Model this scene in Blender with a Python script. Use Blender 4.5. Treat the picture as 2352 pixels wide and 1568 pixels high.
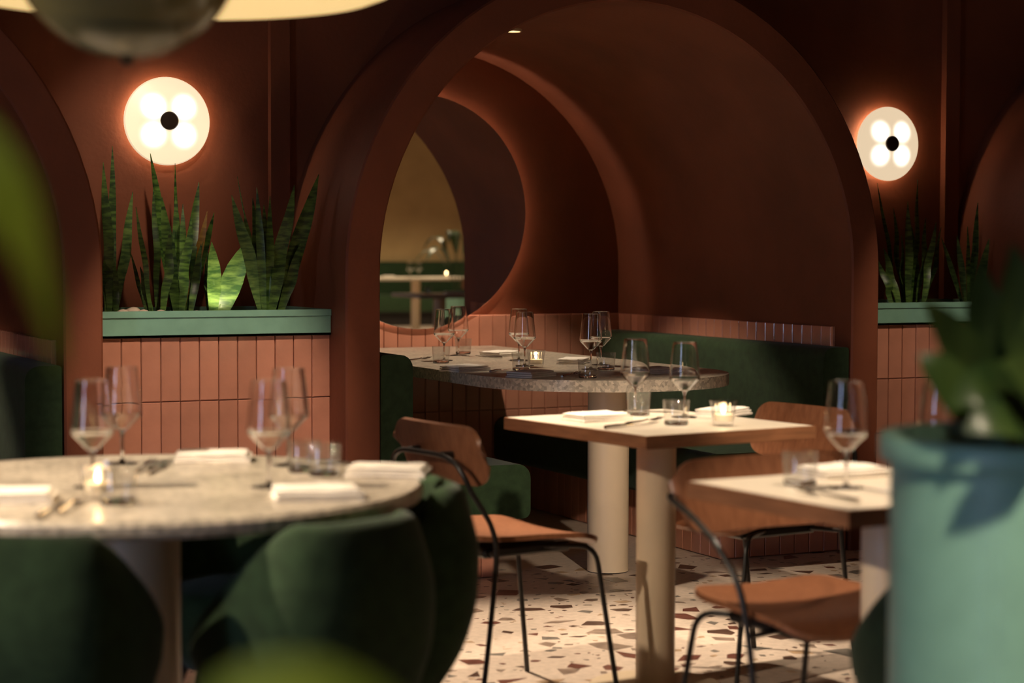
import bpy, bmesh, math, random
from mathutils import Vector, Matrix, noise
R = random.Random(7)
PI = math.pi
for o in list(bpy.data.objects): bpy.data.objects.remove(o)
C = bpy.context.scene.collection
SC = bpy.context.scene

# ---------------------------------------------------------------- camera
FPX, YAW, PITCH, ROLL, CAMH = 4500.0, .449, -.047, .0027, 1.228
CAM = Vector((0, 0, CAMH))
FW = Vector((math.sin(YAW)*math.cos(PITCH), math.cos(YAW)*math.cos(PITCH), math.sin(PITCH)))
_r = Vector((math.cos(YAW), -math.sin(YAW), 0)); _u = _r.cross(FW)
RT = _r*math.cos(ROLL)+_u*math.sin(ROLL); UP = _u*math.cos(ROLL)-_r*math.sin(ROLL)
cd = bpy.data.cameras.new('camera'); cam = bpy.data.objects.new('camera', cd); C.objects.link(cam)
cd.sensor_width = 36; cd.lens = 36*FPX/2352; cd.clip_start = .05; cd.clip_end = 100
m3 = Matrix((RT, UP, -FW)).transposed()
cam.matrix_world = Matrix.Translation(CAM) @ m3.to_4x4()
cd.dof.use_dof = True; cd.dof.focus_distance = 7.4; cd.dof.aperture_fstop = 2.4
SC.camera = cam

# ---------------------------------------------------------------- world, exposure, light
w = bpy.data.worlds.new('world'); SC.world = w; w.use_nodes = True
w.node_tree.nodes['Background'].inputs[0].default_value = (.02, .012, .008, 1)
w.node_tree.nodes['Background'].inputs[1].default_value = .3
SC.view_settings.view_transform = 'Standard'; SC.view_settings.look = 'None'
SC.view_settings.exposure = 0.0; SC.view_settings.gamma = 1.0
SC.view_settings.use_curve_mapping = False
CEIL = 3.0
WARM = (1.0, .80, .58)
def spot(loc, target, power, angle, blend=.35, radius=.035, color=WARM, name='ceiling_spot_offscreen'):
    ld = bpy.data.lights.new(name, 'SPOT'); ld.energy = power; ld.color = color
    ld.spot_size = math.radians(angle); ld.spot_blend = blend; ld.shadow_soft_size = radius
    o = bpy.data.objects.new(name, ld); C.objects.link(o)
    o.location = loc
    o.rotation_euler = (Vector(target)-Vector(loc)).to_track_quat('-Z', 'Y').to_euler()
    return o
SPOTS = [  # location, target, power, cone, blend, lamp radius
    ((2.50, 4.30, CEIL-.12), (2.74, 4.73, .75), 235, 27, .3),
    ((2.80, 3.00, CEIL-.12), (2.50, 3.28, .75), 350, 26, .3),
    ((-.55, 4.30, CEIL-.12), (1.02, 3.90, .75), 620, 27, .3),
    ((2.10, 5.75, CEIL-.12), (2.62, 5.25, 0), 520, 42, .7, .06),
    ((1.75, 4.60, CEIL-.12), (2.03, 6.74, .50), 260, 24, .6),
    ((4.75, 4.60, CEIL-.12), (5.25, 6.74, .60), 130, 24, .6),
    ((3.75, 5.75, CEIL-.12), (3.75, 5.45, 0), 190, 42, .8),
    ((1.90, .60, CEIL-.12), (3.45, 6.45, .10), 800, 11, .5, .05),
    ((.55, .25, CEIL-.12), (1.82, 2.08, .38), 430, 24, .7, .10),
    ((-.45, .25, CEIL-.12), (.05, 1.05, 1.05), 85, 40, .6, .05),
    ((1.62, 5.00, CEIL-.12), (1.95, 7.22, 1.48), 120, 21, .9, .05),
    ((-2.50, 3.10, CEIL-.12), (2.20, 3.85, .40), 520, 24, .5, .05),   # from the left: table columns and backs of the tub chairs
]
for s_ in SPOTS: spot(*s_)
for l_ in ((9.4, -6.6), (7.6, -3.6), (11.4, -6.4)):    # far side of the room, whose lit wall and tables show in the mirror
    spot((l_[0], l_[1], CEIL-.12), (l_[0], l_[1], 0), 260, 140, .6, .06, (1, .80, .52), 'rear_ceiling_lamp_offscreen')

# ---------------------------------------------------------------- pixel helpers (2352 x 1568)
def ray(x, y): return FW+RT*((x-1176)/FPX)-UP*((y-784)/FPX)
def onZ(x, y, Z): r = ray(x, y); return CAM+r*((Z-CAMH)/r.z)
def onY(x, y, Y): r = ray(x, y); return CAM+r*(Y/r.y)
def atz(x, y, z): return CAM+ray(x, y)*z
def visible(P, m=40):
    q = Vector(P)-CAM; z = q.dot(FW)
    if z < .5: return False
    return -m < 1176+FPX*q.dot(RT)/z < 2352+m and -m < 784-FPX*q.dot(UP)/z < 1568+m

# ---------------------------------------------------------------- materials
def mat(name, col, rough=.6, metal=0, var=0, vscale=8, bump=0, bscale=60, randcol=0, spec=.5, emit=None, estr=0, coat=0, sheen=0, stretch=None, col2=None):
    m = bpy.data.materials.new(name); m.use_nodes = True
    nt = m.node_tree; b = nt.nodes['Principled BSDF']
    b.inputs['Base Color'].default_value = (*col, 1); b.inputs['Roughness'].default_value = rough
    b.inputs['Metallic'].default_value = metal; b.inputs['Specular IOR Level'].default_value = spec
    b.inputs['Coat Weight'].default_value = coat; b.inputs['Sheen Weight'].default_value = sheen
    tc = nt.nodes.new('ShaderNodeTexCoord'); src = tc.outputs['Object']
    if stretch:
        mp = nt.nodes.new('ShaderNodeMapping'); mp.inputs['Scale'].default_value = stretch
        nt.links.new(src, mp.inputs[0]); src = mp.outputs[0]
    last = None
    if var or col2:
        n = nt.nodes.new('ShaderNodeTexNoise'); n.inputs['Scale'].default_value = vscale; n.inputs['Detail'].default_value = 5
        nt.links.new(src, n.inputs['Vector'])
        r = nt.nodes.new('ShaderNodeValToRGB'); r.color_ramp.elements[0].position = .35; r.color_ramp.elements[1].position = .65
        a = col2 if col2 else tuple(c*(1-var) for c in col)
        c2 = col if col2 else tuple(min(1, c*(1+var)) for c in col)
        r.color_ramp.elements[0].color = (*a, 1); r.color_ramp.elements[1].color = (*c2, 1)
        nt.links.new(n.outputs['Fac'], r.inputs[0]); last = r.outputs[0]
    if randcol:
        oi = nt.nodes.new('ShaderNodeObjectInfo'); mr = nt.nodes.new('ShaderNodeMapRange')
        mr.inputs[3].default_value = 1-randcol; mr.inputs[4].default_value = 1+randcol
        nt.links.new(oi.outputs['Random'], mr.inputs[0])
        hs = nt.nodes.new('ShaderNodeHueSaturation'); hs.inputs['Color'].default_value = (*col, 1)
        nt.links.new(mr.outputs[0], hs.inputs['Value'])
        if last: nt.links.new(last, hs.inputs['Color'])
        last = hs.outputs[0]
    if last: nt.links.new(last, b.inputs['Base Color'])
    if bump:
        n2 = nt.nodes.new('ShaderNodeTexNoise'); n2.inputs['Scale'].default_value = bscale; n2.inputs['Detail'].default_value = 4
        nt.links.new(tc.outputs['Object'], n2.inputs['Vector'])
        bp = nt.nodes.new('ShaderNodeBump'); bp.inputs['Strength'].default_value = bump; bp.inputs['Distance'].default_value = .01
        nt.links.new(n2.outputs['Fac'], bp.inputs['Height']); nt.links.new(bp.outputs[0], b.inputs['Normal'])
    if emit:
        b.inputs['Emission Color'].default_value = (*emit, 1); b.inputs['Emission Strength'].default_value = estr
    return m
def thin_glass(name, tint, ior=1.5, rough=.0):
    m = bpy.data.materials.new(name); m.use_nodes = True; nt = m.node_tree
    nt.nodes.remove(nt.nodes['Principled BSDF']); out = nt.nodes['Material Output']
    t = nt.nodes.new('ShaderNodeBsdfTransparent'); t.inputs[0].default_value = (*tint, 1)
    g = nt.nodes.new('ShaderNodeBsdfGlossy'); g.inputs['Roughness'].default_value = rough
    lw = nt.nodes.new('ShaderNodeLayerWeight'); pw = nt.nodes.new('ShaderNodeMath'); pw.operation = 'POWER'; pw.inputs[1].default_value = 3.2
    nt.links.new(lw.outputs['Facing'], pw.inputs[0]); lw.inputs[0].default_value = .5
    f = nt.nodes.new('ShaderNodeMapRange'); f.inputs[3].default_value = (ior-1)**2/(ior+1)**2*2.2; f.inputs[4].default_value = .5
    nt.links.new(pw.outputs[0], f.inputs[0])
    mx = nt.nodes.new('ShaderNodeMixShader')
    nt.links.new(f.outputs[0], mx.inputs[0]); nt.links.new(t.outputs[0], mx.inputs[1]); nt.links.new(g.outputs[0], mx.inputs[2])
    nt.links.new(mx.outputs[0], out.inputs[0]); return m
def glass(name, col=(1, 1, 1)):
    m = bpy.data.materials.new(name); m.use_nodes = True; b = m.node_tree.nodes['Principled BSDF']
    b.inputs['Base Color'].default_value = (*col, 1); b.inputs['Transmission Weight'].default_value = 1
    b.inputs['Roughness'].default_value = .0; b.inputs['IOR'].default_value = 1.48; return m
M = {}
M['plaster'] = mat('terracotta_plaster', (.195, .057, .026), .62, var=.16, vscale=2.2, bump=.12, bscale=45, spec=.35)
M['tile'] = mat('glazed_tile', (.52, .225, .15), .13, var=.10, vscale=9, bump=.10, bscale=14, randcol=.10)
M['grout'] = mat('grout', (.42, .20, .13), .9, var=.15, vscale=30)
M['ochre'] = mat('ochre_plaster', (.60, .42, .20), .8, var=.08, vscale=3)
M['ceiling'] = mat('ceiling_paint', (.16, .07, .045), .8, var=.1, vscale=2)
M['floor'] = mat('terrazzo_ground', (.64, .52, .43), .38, var=.10, vscale=40, bump=.02, bscale=30)
CHIP = [mat('chip_'+n, c, .32, var=.25, vscale=30) for n, c in (('umber', (.085, .045, .032)), ('maroon', (.15, .055, .04)),
        ('taupe', (.25, .18, .14)), ('grey', (.17, .15, .13)), ('ochre', (.42, .28, .17)))]
M['teal'] = mat('teal_paint', (.20, .39, .30), .42, var=.05, vscale=20)
M['green'] = mat('green_velvet', (.025, .050, .021), .9, var=.18, vscale=26, bump=.08, bscale=220, sheen=.12, spec=.2)
M['wood'] = mat('oak_veneer', (.25, .100, .047), .42, col2=(.185, .069, .031), vscale=14, stretch=(6, 6, .7), bump=.03, bscale=120)
M['edge'] = mat('oak_edge', (.24, .10, .045), .5, var=.18, vscale=10, stretch=(1, 1, 8))
M['cream'] = mat('cream_laminate', (.68, .60, .49), .35, var=.03, vscale=20)
M['column'] = mat('cream_lacquer', (.70, .56, .40), .30, var=.03, vscale=6)
M['black'] = mat('black_steel', (.016, .014, .013), .35, var=.2, vscale=30)
M['steel'] = mat('polished_steel', (.62, .58, .54), .16, metal=1, var=.06, vscale=40)
M['linen'] = mat('linen', (.80, .74, .66), .85, var=.05, vscale=40, bump=.15, bscale=300)
M['wax'] = mat('wax', (.85, .74, .55), .5, var=.03, vscale=30)
M['flame'] = mat('flame', (1, .8, .5), .5, emit=(1, .72, .34), estr=26)
M['soil'] = mat('soil', (.03, .02, .014), .95, var=.4, vscale=60, bump=.5, bscale=80)
M['pebble'] = mat('pebble', (.55, .43, .34), .7, var=.15, vscale=20)
M['cap'] = mat('bronze_cap', (.045, .028, .018), .35, metal=.6, var=.15, vscale=30)
M['thin'] = thin_glass('clear_thin_glass', (.975, .975, .97), 1.52)
M['glass'] = glass('solid_glass')
M['smoke'] = thin_glass('smoked_glass', (.26, .235, .13), 1.28, .15)
def smoked():
    m = M['smoke']; nt = m.node_tree; out = nt.nodes['Material Output']; old = out.inputs[0].links[0].from_socket
    p = nt.nodes.new('ShaderNodeBsdfPrincipled'); p.inputs['Base Color'].default_value = (.19, .17, .075, 1); p.inputs['Roughness'].default_value = .22
    mx = nt.nodes.new('ShaderNodeMixShader'); mx.inputs[0].default_value = .62
    nt.links.new(old, mx.inputs[1]); nt.links.new(p.outputs[0], mx.inputs[2]); nt.links.new(mx.outputs[0], out.inputs[0])
smoked()
M['mirror'] = mat('mirror_silver', (.80, .78, .76), .0, metal=1, var=.01, vscale=3)
M['led'] = mat('led_strip', (1, .8, .6), .5, emit=(1, .72, .50), estr=34)
M['halo'] = mat('sconce_back_light', (1, .8, .6), .5, emit=(1, .74, .48), estr=30)
M['lens'] = mat('lamp_lens', (1, .9, .75), .5, emit=(1, .74, .45), estr=6)
M['shade'] = mat('opal_diffuser', (.8, .7, .5), .6, var=.02, vscale=5, emit=(1.0, .70, .28), estr=.72)
def stone():
    m = mat('speckled_stone', (.46, .40, .32), .28, var=.14, vscale=7, bump=.01, bscale=60)
    nt = m.node_tree; b = nt.nodes['Principled BSDF']
    base = b.inputs['Base Color'].links[0].from_socket
    v = nt.nodes.new('ShaderNodeTexVoronoi'); v.inputs['Scale'].default_value = 95
    tc = nt.nodes.new('ShaderNodeTexCoord'); nt.links.new(tc.outputs['Object'], v.inputs['Vector'])
    hs = nt.nodes.new('ShaderNodeSeparateColor'); nt.links.new(v.outputs['Color'], hs.inputs[0])
    mr = nt.nodes.new('ShaderNodeMapRange'); mr.inputs[3].default_value = .62; mr.inputs[4].default_value = 1.35
    nt.links.new(hs.outputs[0], mr.inputs[0])
    h2 = nt.nodes.new('ShaderNodeHueSaturation'); nt.links.new(base, h2.inputs['Color']); nt.links.new(mr.outputs[0], h2.inputs['Value'])
    nt.links.new(h2.outputs[0], b.inputs['Base Color']); return m
M['stone'] = stone()
def leafmat(name, dark, light, band=26):
    m = mat(name, light, .38); nt = m.node_tree; b = nt.nodes['Principled BSDF']
    tc = nt.nodes.new('ShaderNodeTexCoord'); mp = nt.nodes.new('ShaderNodeMapping'); mp.inputs['Scale'].default_value = (6, 6, band)
    n = nt.nodes.new('ShaderNodeTexNoise'); n.inputs['Scale'].default_value = 3.0; n.inputs['Detail'].default_value = 4
    r = nt.nodes.new('ShaderNodeValToRGB'); r.color_ramp.elements[0].position = .38; r.color_ramp.elements[1].position = .66
    r.color_ramp.elements[0].color = (*dark, 1); r.color_ramp.elements[1].color = (*light, 1)
    nt.links.new(tc.outputs['Object'], mp.inputs[0]); nt.links.new(mp.outputs[0], n.inputs['Vector']); nt.links.new(n.outputs['Fac'], r.inputs[0])
    nt.links.new(r.outputs[0], b.inputs['Base Color']); return m
M['snake'] = leafmat('snake_plant_leaf', (.014, .04, .010), (.10, .19, .035))
M['snake_lit_pale'] = leafmat('snake_plant_lit_pale_leaf', (.03, .08, .02), (.15, .25, .06))  # lighter leaf copy: light painted into the colour, plus some natural variegation
M['snake_dry'] = leafmat('snake_plant_dry_leaf', (.22, .11, .015), (.36, .20, .03))
M['leaf'] = leafmat('broad_leaf', (.014, .034, .008), (.035, .065, .014), 4)
M['leaf_mid'] = leafmat('mid_leaf', (.12, .185, .014), (.20, .27, .028), 4)
def sconce_mat():
    m = mat('sconce_opal', (.9, .8, .62), .35); nt = m.node_tree; b = nt.nodes['Principled BSDF']
    tc = nt.nodes.new('ShaderNodeTexCoord'); tot = None
    for sx in (-1, 1):                      # bright spots painted into the emission, one per bulb behind the opal glass
        for sz in (-1, 1):
            d = nt.nodes.new('ShaderNodeVectorMath'); d.operation = 'DISTANCE'; d.inputs[1].default_value = (sx*.058, 0, sz*.052)
            pj = nt.nodes.new('ShaderNodeVectorMath'); pj.operation = 'MULTIPLY'; pj.inputs[1].default_value = (1, 0, 1)
            nt.links.new(tc.outputs['Object'], pj.inputs[0]); nt.links.new(pj.outputs[0], d.inputs[0])
            mr = nt.nodes.new('ShaderNodeMapRange'); mr.interpolation_type = 'SMOOTHERSTEP'
            mr.inputs[1].default_value = .004; mr.inputs[2].default_value = .066; mr.inputs[3].default_value = 1; mr.inputs[4].default_value = 0
            nt.links.new(d.outputs['Value'], mr.inputs[0])
            if tot is None: tot = mr.outputs[0]
            else:
                a = nt.nodes.new('ShaderNodeMath'); a.operation = 'ADD'; nt.links.new(tot, a.inputs[0]); nt.links.new(mr.outputs[0], a.inputs[1]); tot = a.outputs[0]
    rp = nt.nodes.new('ShaderNodeMapRange'); rp.inputs[3].default_value = .78; rp.inputs[4].default_value = 3.4; nt.links.new(tot, rp.inputs[0])
    cr = nt.nodes.new('ShaderNodeValToRGB'); cr.color_ramp.elements[0].color = (1, .78, .52, 1); cr.color_ramp.elements[1].color = (1, .93, .84, 1)
    cr.color_ramp.elements[1].position = .5
    nt.links.new(tot, cr.inputs[0]); nt.links.new(cr.outputs[0], b.inputs['Emission Color']); nt.links.new(rp.outputs[0], b.inputs['Emission Strength'])
    return m
M['sconce'] = sconce_mat()

# ---------------------------------------------------------------- mesh helpers
def box(bm, x0, x1, y0, y1, z0, z1):
    v = [bm.verts.new(p) for p in ((x0, y0, z0), (x1, y0, z0), (x1, y1, z0), (x0, y1, z0), (x0, y0, z1), (x1, y0, z1), (x1, y1, z1), (x0, y1, z1))]
    for f in ((0, 3, 2, 1), (4, 5, 6, 7), (0, 1, 5, 4), (1, 2, 6, 5), (2, 3, 7, 6), (3, 0, 4, 7)): bm.faces.new([v[i] for i in f])
    return v
def bevel(bm, w, seg=2):
    bmesh.ops.bevel(bm, geom=bm.edges[:]+bm.verts[:], offset=w, segments=seg, profile=.5, affect='EDGES')
def lathe(bm, prof, seg=32, c=(0, 0)):
    rings = []
    for r, z in prof:
        if r < 1e-6: rings.append([bm.verts.new((c[0], c[1], z))])
        else: rings.append([bm.verts.new((c[0]+r*math.cos(2*PI*i/seg), c[1]+r*math.sin(2*PI*i/seg), z)) for i in range(seg)])
    for a, b in zip(rings, rings[1:]):
        for i in range(seg):
            j = (i+1) % seg
            if len(a) == 1 and len(b) == 1: continue
            if len(a) == 1: bm.faces.new((a[0], b[i], b[j]))
            elif len(b) == 1: bm.faces.new((a[i], a[j], b[0]))
            else: bm.faces.new((a[i], a[j], b[j], b[i]))
def catmull(pts, n=6):
    P = [Vector(p) for p in pts]; P = [P[0]*2-P[1]]+P+[P[-1]*2-P[-2]]; out = []
    for i in range(1, len(P)-2):
        a, b, c, d = P[i-1:i+3]
        for k in range(n):
            t = k/n; out.append(.5*((2*b)+(c-a)*t+(2*a-5*b+4*c-d)*t*t+(3*b-a-3*c+d)*t**3))
    return out+[P[-2]]
def fillet(pts, rad, n=6):
    P = [Vector(p) for p in pts]; out = [P[0]]
    for a, b, c in zip(P, P[1:], P[2:]):
        u, v = (a-b), (c-b); r = min(rad, u.length*.48, v.length*.48)
        p, q = b+u.normalized()*r, b+v.normalized()*r
        for k in range(n+1):
            t = k/n; out.append(p*(1-t)**2+b*2*t*(1-t)+q*t*t)
    return out+[P[-1]]
def tube(bm, pts, r, seg=10):
    P = [Vector(p) for p in pts]; rad = r if isinstance(r, (list, tuple)) else [r]*len(P)
    T = [(P[min(i+1, len(P)-1)]-P[max(i-1, 0)]).normalized() for i in range(len(P))]
    n = T[0].orthogonal().normalized(); rings = []
    for p, t, q in zip(P, T, rad):
        n = (n-t*n.dot(t)).normalized(); b = t.cross(n)
        rings.append([bm.verts.new(p+(n*math.cos(2*PI*i/seg)+b*math.sin(2*PI*i/seg))*q) for i in range(seg)])
    for a, b in zip(rings, rings[1:]):
        for i in range(seg): bm.faces.new((a[i], a[(i+1) % seg], b[(i+1) % seg], b[i]))
    bm.faces.new(rings[0][::-1]); bm.faces.new(rings[-1])
def prism(bm, pts, z0, z1):
    a = [bm.verts.new((p[0], p[1], z0)) for p in pts]; b = [bm.verts.new((p[0], p[1], z1)) for p in pts]
    bm.faces.new(a[::-1]); bm.faces.new(b)
    for i in range(len(pts)): j = (i+1) % len(pts); bm.faces.new((a[i], a[j], b[j], b[i]))
def prism_y(bm, pts, y0, y1):            # outline in x,z pulled along y
    a = [bm.verts.new((p[0], y0, p[1])) for p in pts]; b = [bm.verts.new((p[0], y1, p[1])) for p in pts]
    bm.faces.new(a); bm.faces.new(b[::-1])
    for i in range(len(pts)): j = (i+1) % len(pts); bm.faces.new((a[j], a[i], b[i], b[j]))
def rrect(x0, x1, z0, z1, rads, n=5):    # corner radii: bl, br, tr, tl
    out = []
    for (cx, cz, s, r) in ((x0, z0, PI, rads[0]), (x1, z0, 1.5*PI, rads[1]), (x1, z1, 0, rads[2]), (x0, z1, .5*PI, rads[3])):
        ox = cx+(r if cx == x0 else -r); oz = cz+(r if cz == z0 else -r)
        for k in range(n+1):
            a = s+.5*PI*k/n; out.append((ox+r*math.cos(a), oz+r*math.sin(a)))
            if r < 1e-6: break
    return out
def sheet(bm, f, nu, nv, th):            # closed curved plate; f(u,v) -> Vector
    g = [[Vector(f(i/nu, j/nv)) for j in range(nv+1)] for i in range(nu+1)]
    def nrm(i, j):
        a = g[min(i+1, nu)][j]-g[max(i-1, 0)][j]; b = g[i][min(j+1, nv)]-g[i][max(j-1, 0)]
        return a.cross(b).normalized()
    A = [[bm.verts.new(g[i][j]) for j in range(nv+1)] for i in range(nu+1)]
    B_ = [[bm.verts.new(g[i][j]-nrm(i, j)*th) for j in range(nv+1)] for i in range(nu+1)]
    for i in range(nu):
        for j in range(nv):
            bm.faces.new((A[i][j], A[i+1][j], A[i+1][j+1], A[i][j+1])); bm.faces.new((B_[i][j], B_[i][j+1], B_[i+1][j+1], B_[i+1][j]))
    for i in range(nu):
        for j in (0, nv): bm.faces.new((A[i][j], A[i+1][j], B_[i+1][j], B_[i][j]))
    for j in range(nv):
        for i in (0, nu): bm.faces.new((A[i][j], A[i][j+1], B_[i][j+1], B_[i][j]))
def leaf(bm, pts, widths, nhint, fold=.25, th=.0016):
    P = catmull(pts, 5); n = len(P); nh = Vector(nhint).normalized(); rings = []
    for i, p in enumerate(P):
        t = (P[min(i+1, n-1)]-P[max(i-1, 0)]).normalized(); s = t.cross(nh).normalized(); nn = s.cross(t)
        q = i/(n-1)*(len(widths)-1); k = min(int(q), len(widths)-2); wd = widths[k]+(widths[k+1]-widths[k])*(q-k)
        rings.append([bm.verts.new(p+s*wd/2+nn*wd*fold), bm.verts.new(p+nn*th), bm.verts.new(p-s*wd/2+nn*wd*fold), bm.verts.new(p-nn*th)])
    for a, b in zip(rings, rings[1:]):
        for i in range(4): bm.faces.new((a[i], a[(i+1) % 4], b[(i+1) % 4], b[i]))
    bm.faces.new(rings[0][::-1]); bm.faces.new(rings[-1])
CACHE = {}
def mesh(name, build, smooth=40):
    bm = bmesh.new(); build(bm)
    bmesh.ops.recalc_face_normals(bm, faces=bm.faces)
    me = bpy.data.meshes.new(name); bm.to_mesh(me); bm.free()
    if smooth:
        me.shade_smooth(); me.set_sharp_from_angle(angle=math.radians(smooth))
    return me
def obj(name, build, m, parent=None, key=None, smooth=40, loc=None, rot=None):
    if key is None or key not in CACHE:
        me = mesh(name, build, smooth); me.materials.append(M[m] if isinstance(m, str) else m)
        if key: CACHE[key] = me
    else: me = CACHE[key]
    o = bpy.data.objects.new(name, me); C.objects.link(o); o.parent = parent
    if loc is not None: o.location = loc
    if rot is not None: o.rotation_euler = rot
    return o
def tag(o, label, cat, group=None, kind=None):
    o['label'] = label; o['category'] = cat
    if group: o['group'] = group
    if kind: o['kind'] = kind
    return o
def thing(name, label, cat, loc=(0, 0, 0), rotz=0, group=None):
    o = bpy.data.objects.new(name, None); C.objects.link(o); o.empty_display_size = .1
    o.location = loc; o.rotation_euler = (0, 0, rotz); return tag(o, label, cat, group)
def struct(o, label, cat='wall'):
    o['kind'] = 'structure'; o['label'] = label; o['category'] = cat; return o

# ---------------------------------------------------------------- the setting
X0, X1, Y0, YB, YF, YW = -4.0, 15.0, -9.6, 8.553, 6.58, 7.22
RI, RO, SP = 1.032, 1.165, 1.14
ARCH = (.467, 3.675, 6.883)
ZT = .913                                   # top of the tiled dado
floor = struct(obj('floor', lambda b: box(b, X0, X1, Y0, YB+.2, -.1, 0), 'floor', smooth=0), 'cream terrazzo floor with large angular dark stone chips', 'floor')
struct(obj('ceiling', lambda b: box(b, X0, X1, Y0, YB+.2, CEIL, CEIL+.1), 'ceiling', smooth=0), 'dark painted restaurant ceiling', 'ceiling')
struct(obj('wall_rear', lambda b: box(b, X0, X1, Y0-.1, Y0, 0, CEIL), 'ochre', smooth=0), 'ochre plaster wall opposite the arches, seen in round mirror', 'wall')
struct(obj('wall_left', lambda b: box(b, X0-.1, X0, Y0, YB+.2, 0, CEIL), 'plaster', smooth=0), 'terracotta side wall of the dining room', 'wall')
struct(obj('wall_right', lambda b: box(b, X1, X1+.1, Y0, YB+.2, 0, CEIL), 'plaster', smooth=0), 'terracotta end wall of the dining room', 'wall')
wn = struct(obj('window_left_offscreen', lambda b: box(b, -.02, 0, -.24, .24, -1.1, 1.1), mat('dusk_pane', (.1, .12, .2), .1, emit=(.55, .68, 1.0), estr=17.0), loc=(X0+.03, 1.5, 1.6), smooth=0), 'tall window with bluish evening light in the side wall', 'window')
def wframe(bm):
    for a in ((-.03, .02, -.32, -.24, -1.18, 1.18), (-.03, .02, .24, .32, -1.18, 1.18), (-.03, .02, -.24, .24, 1.1, 1.18), (-.03, .02, -.24, .24, -1.18, -1.1), (-.02, .015, -.24, .24, -.02, .02)): box(bm, *a)
obj('window_frame', wframe, 'black', wn, smooth=0)
def arc(cx, r, n=44): return [(cx-r, 0.0), (cx-r, .57), (cx-r, SP)]+[(cx-r*math.cos(PI*k/n), SP+r*math.sin(PI*k/n)) for k in range(1, n)]+[(cx+r, SP), (cx+r, .57), (cx+r, 0.0)]
def arch_mesh(cx):
    def f(bm):
        c = .007
        loops = [(arc(cx, RI), YB+.02), (arc(cx, RI), YF+c), (arc(cx, RI+c), YF), (arc(cx, RO-c), YF), (arc(cx, RO), YF+c), (arc(cx, RO), YW+.04)]
        V = [[bm.verts.new((p[0], y, p[1])) for p in a] for a, y in loops]
        for A, B_ in zip(V, V[1:]):
            for i in range(len(A)-1): bm.faces.new((A[i], A[i+1], B_[i+1], B_[i]))
    return f
for cx, nm, lb in zip(ARCH, ('left', 'niche', 'right'), ('terracotta plaster arch whose dining niche holds the cut-off green bench', 'terracotta plaster arch and vaulted niche framing the round mirror', 'terracotta plaster arch past the second planter with snake plants')):
    struct(obj('wall_arch_'+nm, arch_mesh(cx), 'plaster', smooth=35), lb, 'arch')
def back_wall(bm):
    lo = []; x = X0
    lo.append((X0, 0))
    for cx in ARCH:
        lo += [(cx-RO, 0)]+[(cx-RO*math.cos(PI*k/44), SP+RO*math.sin(PI*k/44)) for k in range(0, 45)]+[(cx+RO, 0)]
    lo.append((X1, 0))
    for a, b in zip(lo, lo[1:]):
        if abs(a[0]-b[0]) < 1e-6: continue
        v = [bm.verts.new(p) for p in ((a[0], YW, a[1]), (b[0], YW, b[1]), (b[0], YW, CEIL), (a[0], YW, CEIL))]; bm.faces.new(v)
wb = struct(obj('wall_back', back_wall, 'plaster', smooth=0), 'terracotta plaster wall between the arches, lit by disc sconces', 'wall')
for cx, nm, lb in zip(ARCH, ('left', 'niche', 'right'), ('dark terracotta end wall of the niche with cut-off bench', 'terracotta end wall of the niche behind the round mirror', 'terracotta end wall of the empty niche past second planter')):
    struct(obj('wall_end_'+nm, lambda b: box(b, cx-RI-.05, cx+RI+.05, YB, YB+.1, 0, SP+RI+.05), 'plaster', smooth=0), lb, 'wall')
k = 1
for gx in (2.51, 5.718):
    struct(obj('trim_%d' % k, lambda b: box(b, gx-.075, gx+.002, YW-.035, YW+.01, 1.008, CEIL), 'plaster', smooth=0), 'vertical plaster strip in the corner beside '+('the first planter' if k == 1 else 'the second planter'), 'trim'); k += 1

# tiles: one chamfered mesh per size, each tile its own object
TW, TH, GAP = .0675, .227, .003
def tile_mesh(wd, ht, dp=.012):
    def f(bm):
        c = .0025
        a = [bm.verts.new(p) for p in ((0, 0, 0), (wd, 0, 0), (wd, 0, ht), (0, 0, ht))]
        b = [bm.verts.new(p) for p in ((0, -dp+c, 0), (wd, -dp+c, 0), (wd, -dp+c, ht), (0, -dp+c, ht))]
        d = [bm.verts.new(p) for p in ((c, -dp, c), (wd-c, -dp, c), (wd-c, -dp, ht-c), (c, -dp, ht-c))]
        bm.faces.new(a[::-1]); bm.faces.new(d)
        for q, s in ((a, b), (b, d)):
            for i in range(4): bm.faces.new((q[i], q[(i+1) % 4], s[(i+1) % 4], s[i]))
    return f
def tile(parent, o, rz, wd=TW, ht=TH):       # o: lower left seen from the front, rz turns the face
    key = 'tile%.4f_%.4f' % (wd, ht)
    t = obj('tile', tile_mesh(wd, ht), 'tile', parent, key=key, smooth=0, loc=(Vector(o)-parent.location), rot=(R.uniform(-.006, .006), 0, rz+R.uniform(-.006, .006)))
    return t
def dado(name, label, x0, x1, y, ztop, rows, depth=.10):   # faces -y
    w_ = struct(obj(name, lambda b: box(b, x0, x1, y, y+depth, 0, ztop), 'grout', smooth=0), label)
    for r in range(rows):
        z1 = ztop-r*(TH+GAP); z0 = max(0.004, z1-TH); x = x1
        while x > x0+.004:
            xa = max(x0, x-TW)
            if x-xa > .006 and z1-z0 > .02: tile(w_, (xa, y, z0), 0, round(x-xa, 4), round(z1-z0, 4))
            x -= TW+GAP
    return w_
dado('wall_dado_left', 'pink glazed tile wall below the planter beside main arch', 1.632, 2.51, 6.757, .915, 4)
dado('wall_dado_right', 'pink glazed tile wall below the second planter', 4.84, 5.718, 6.757, .915, 4)
dado('wall_dado_niche', 'pink glazed tile dado under the round mirror in niche', 3.675-RI, 3.675+RI, YB-.02, ZT, 4, .03)
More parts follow.
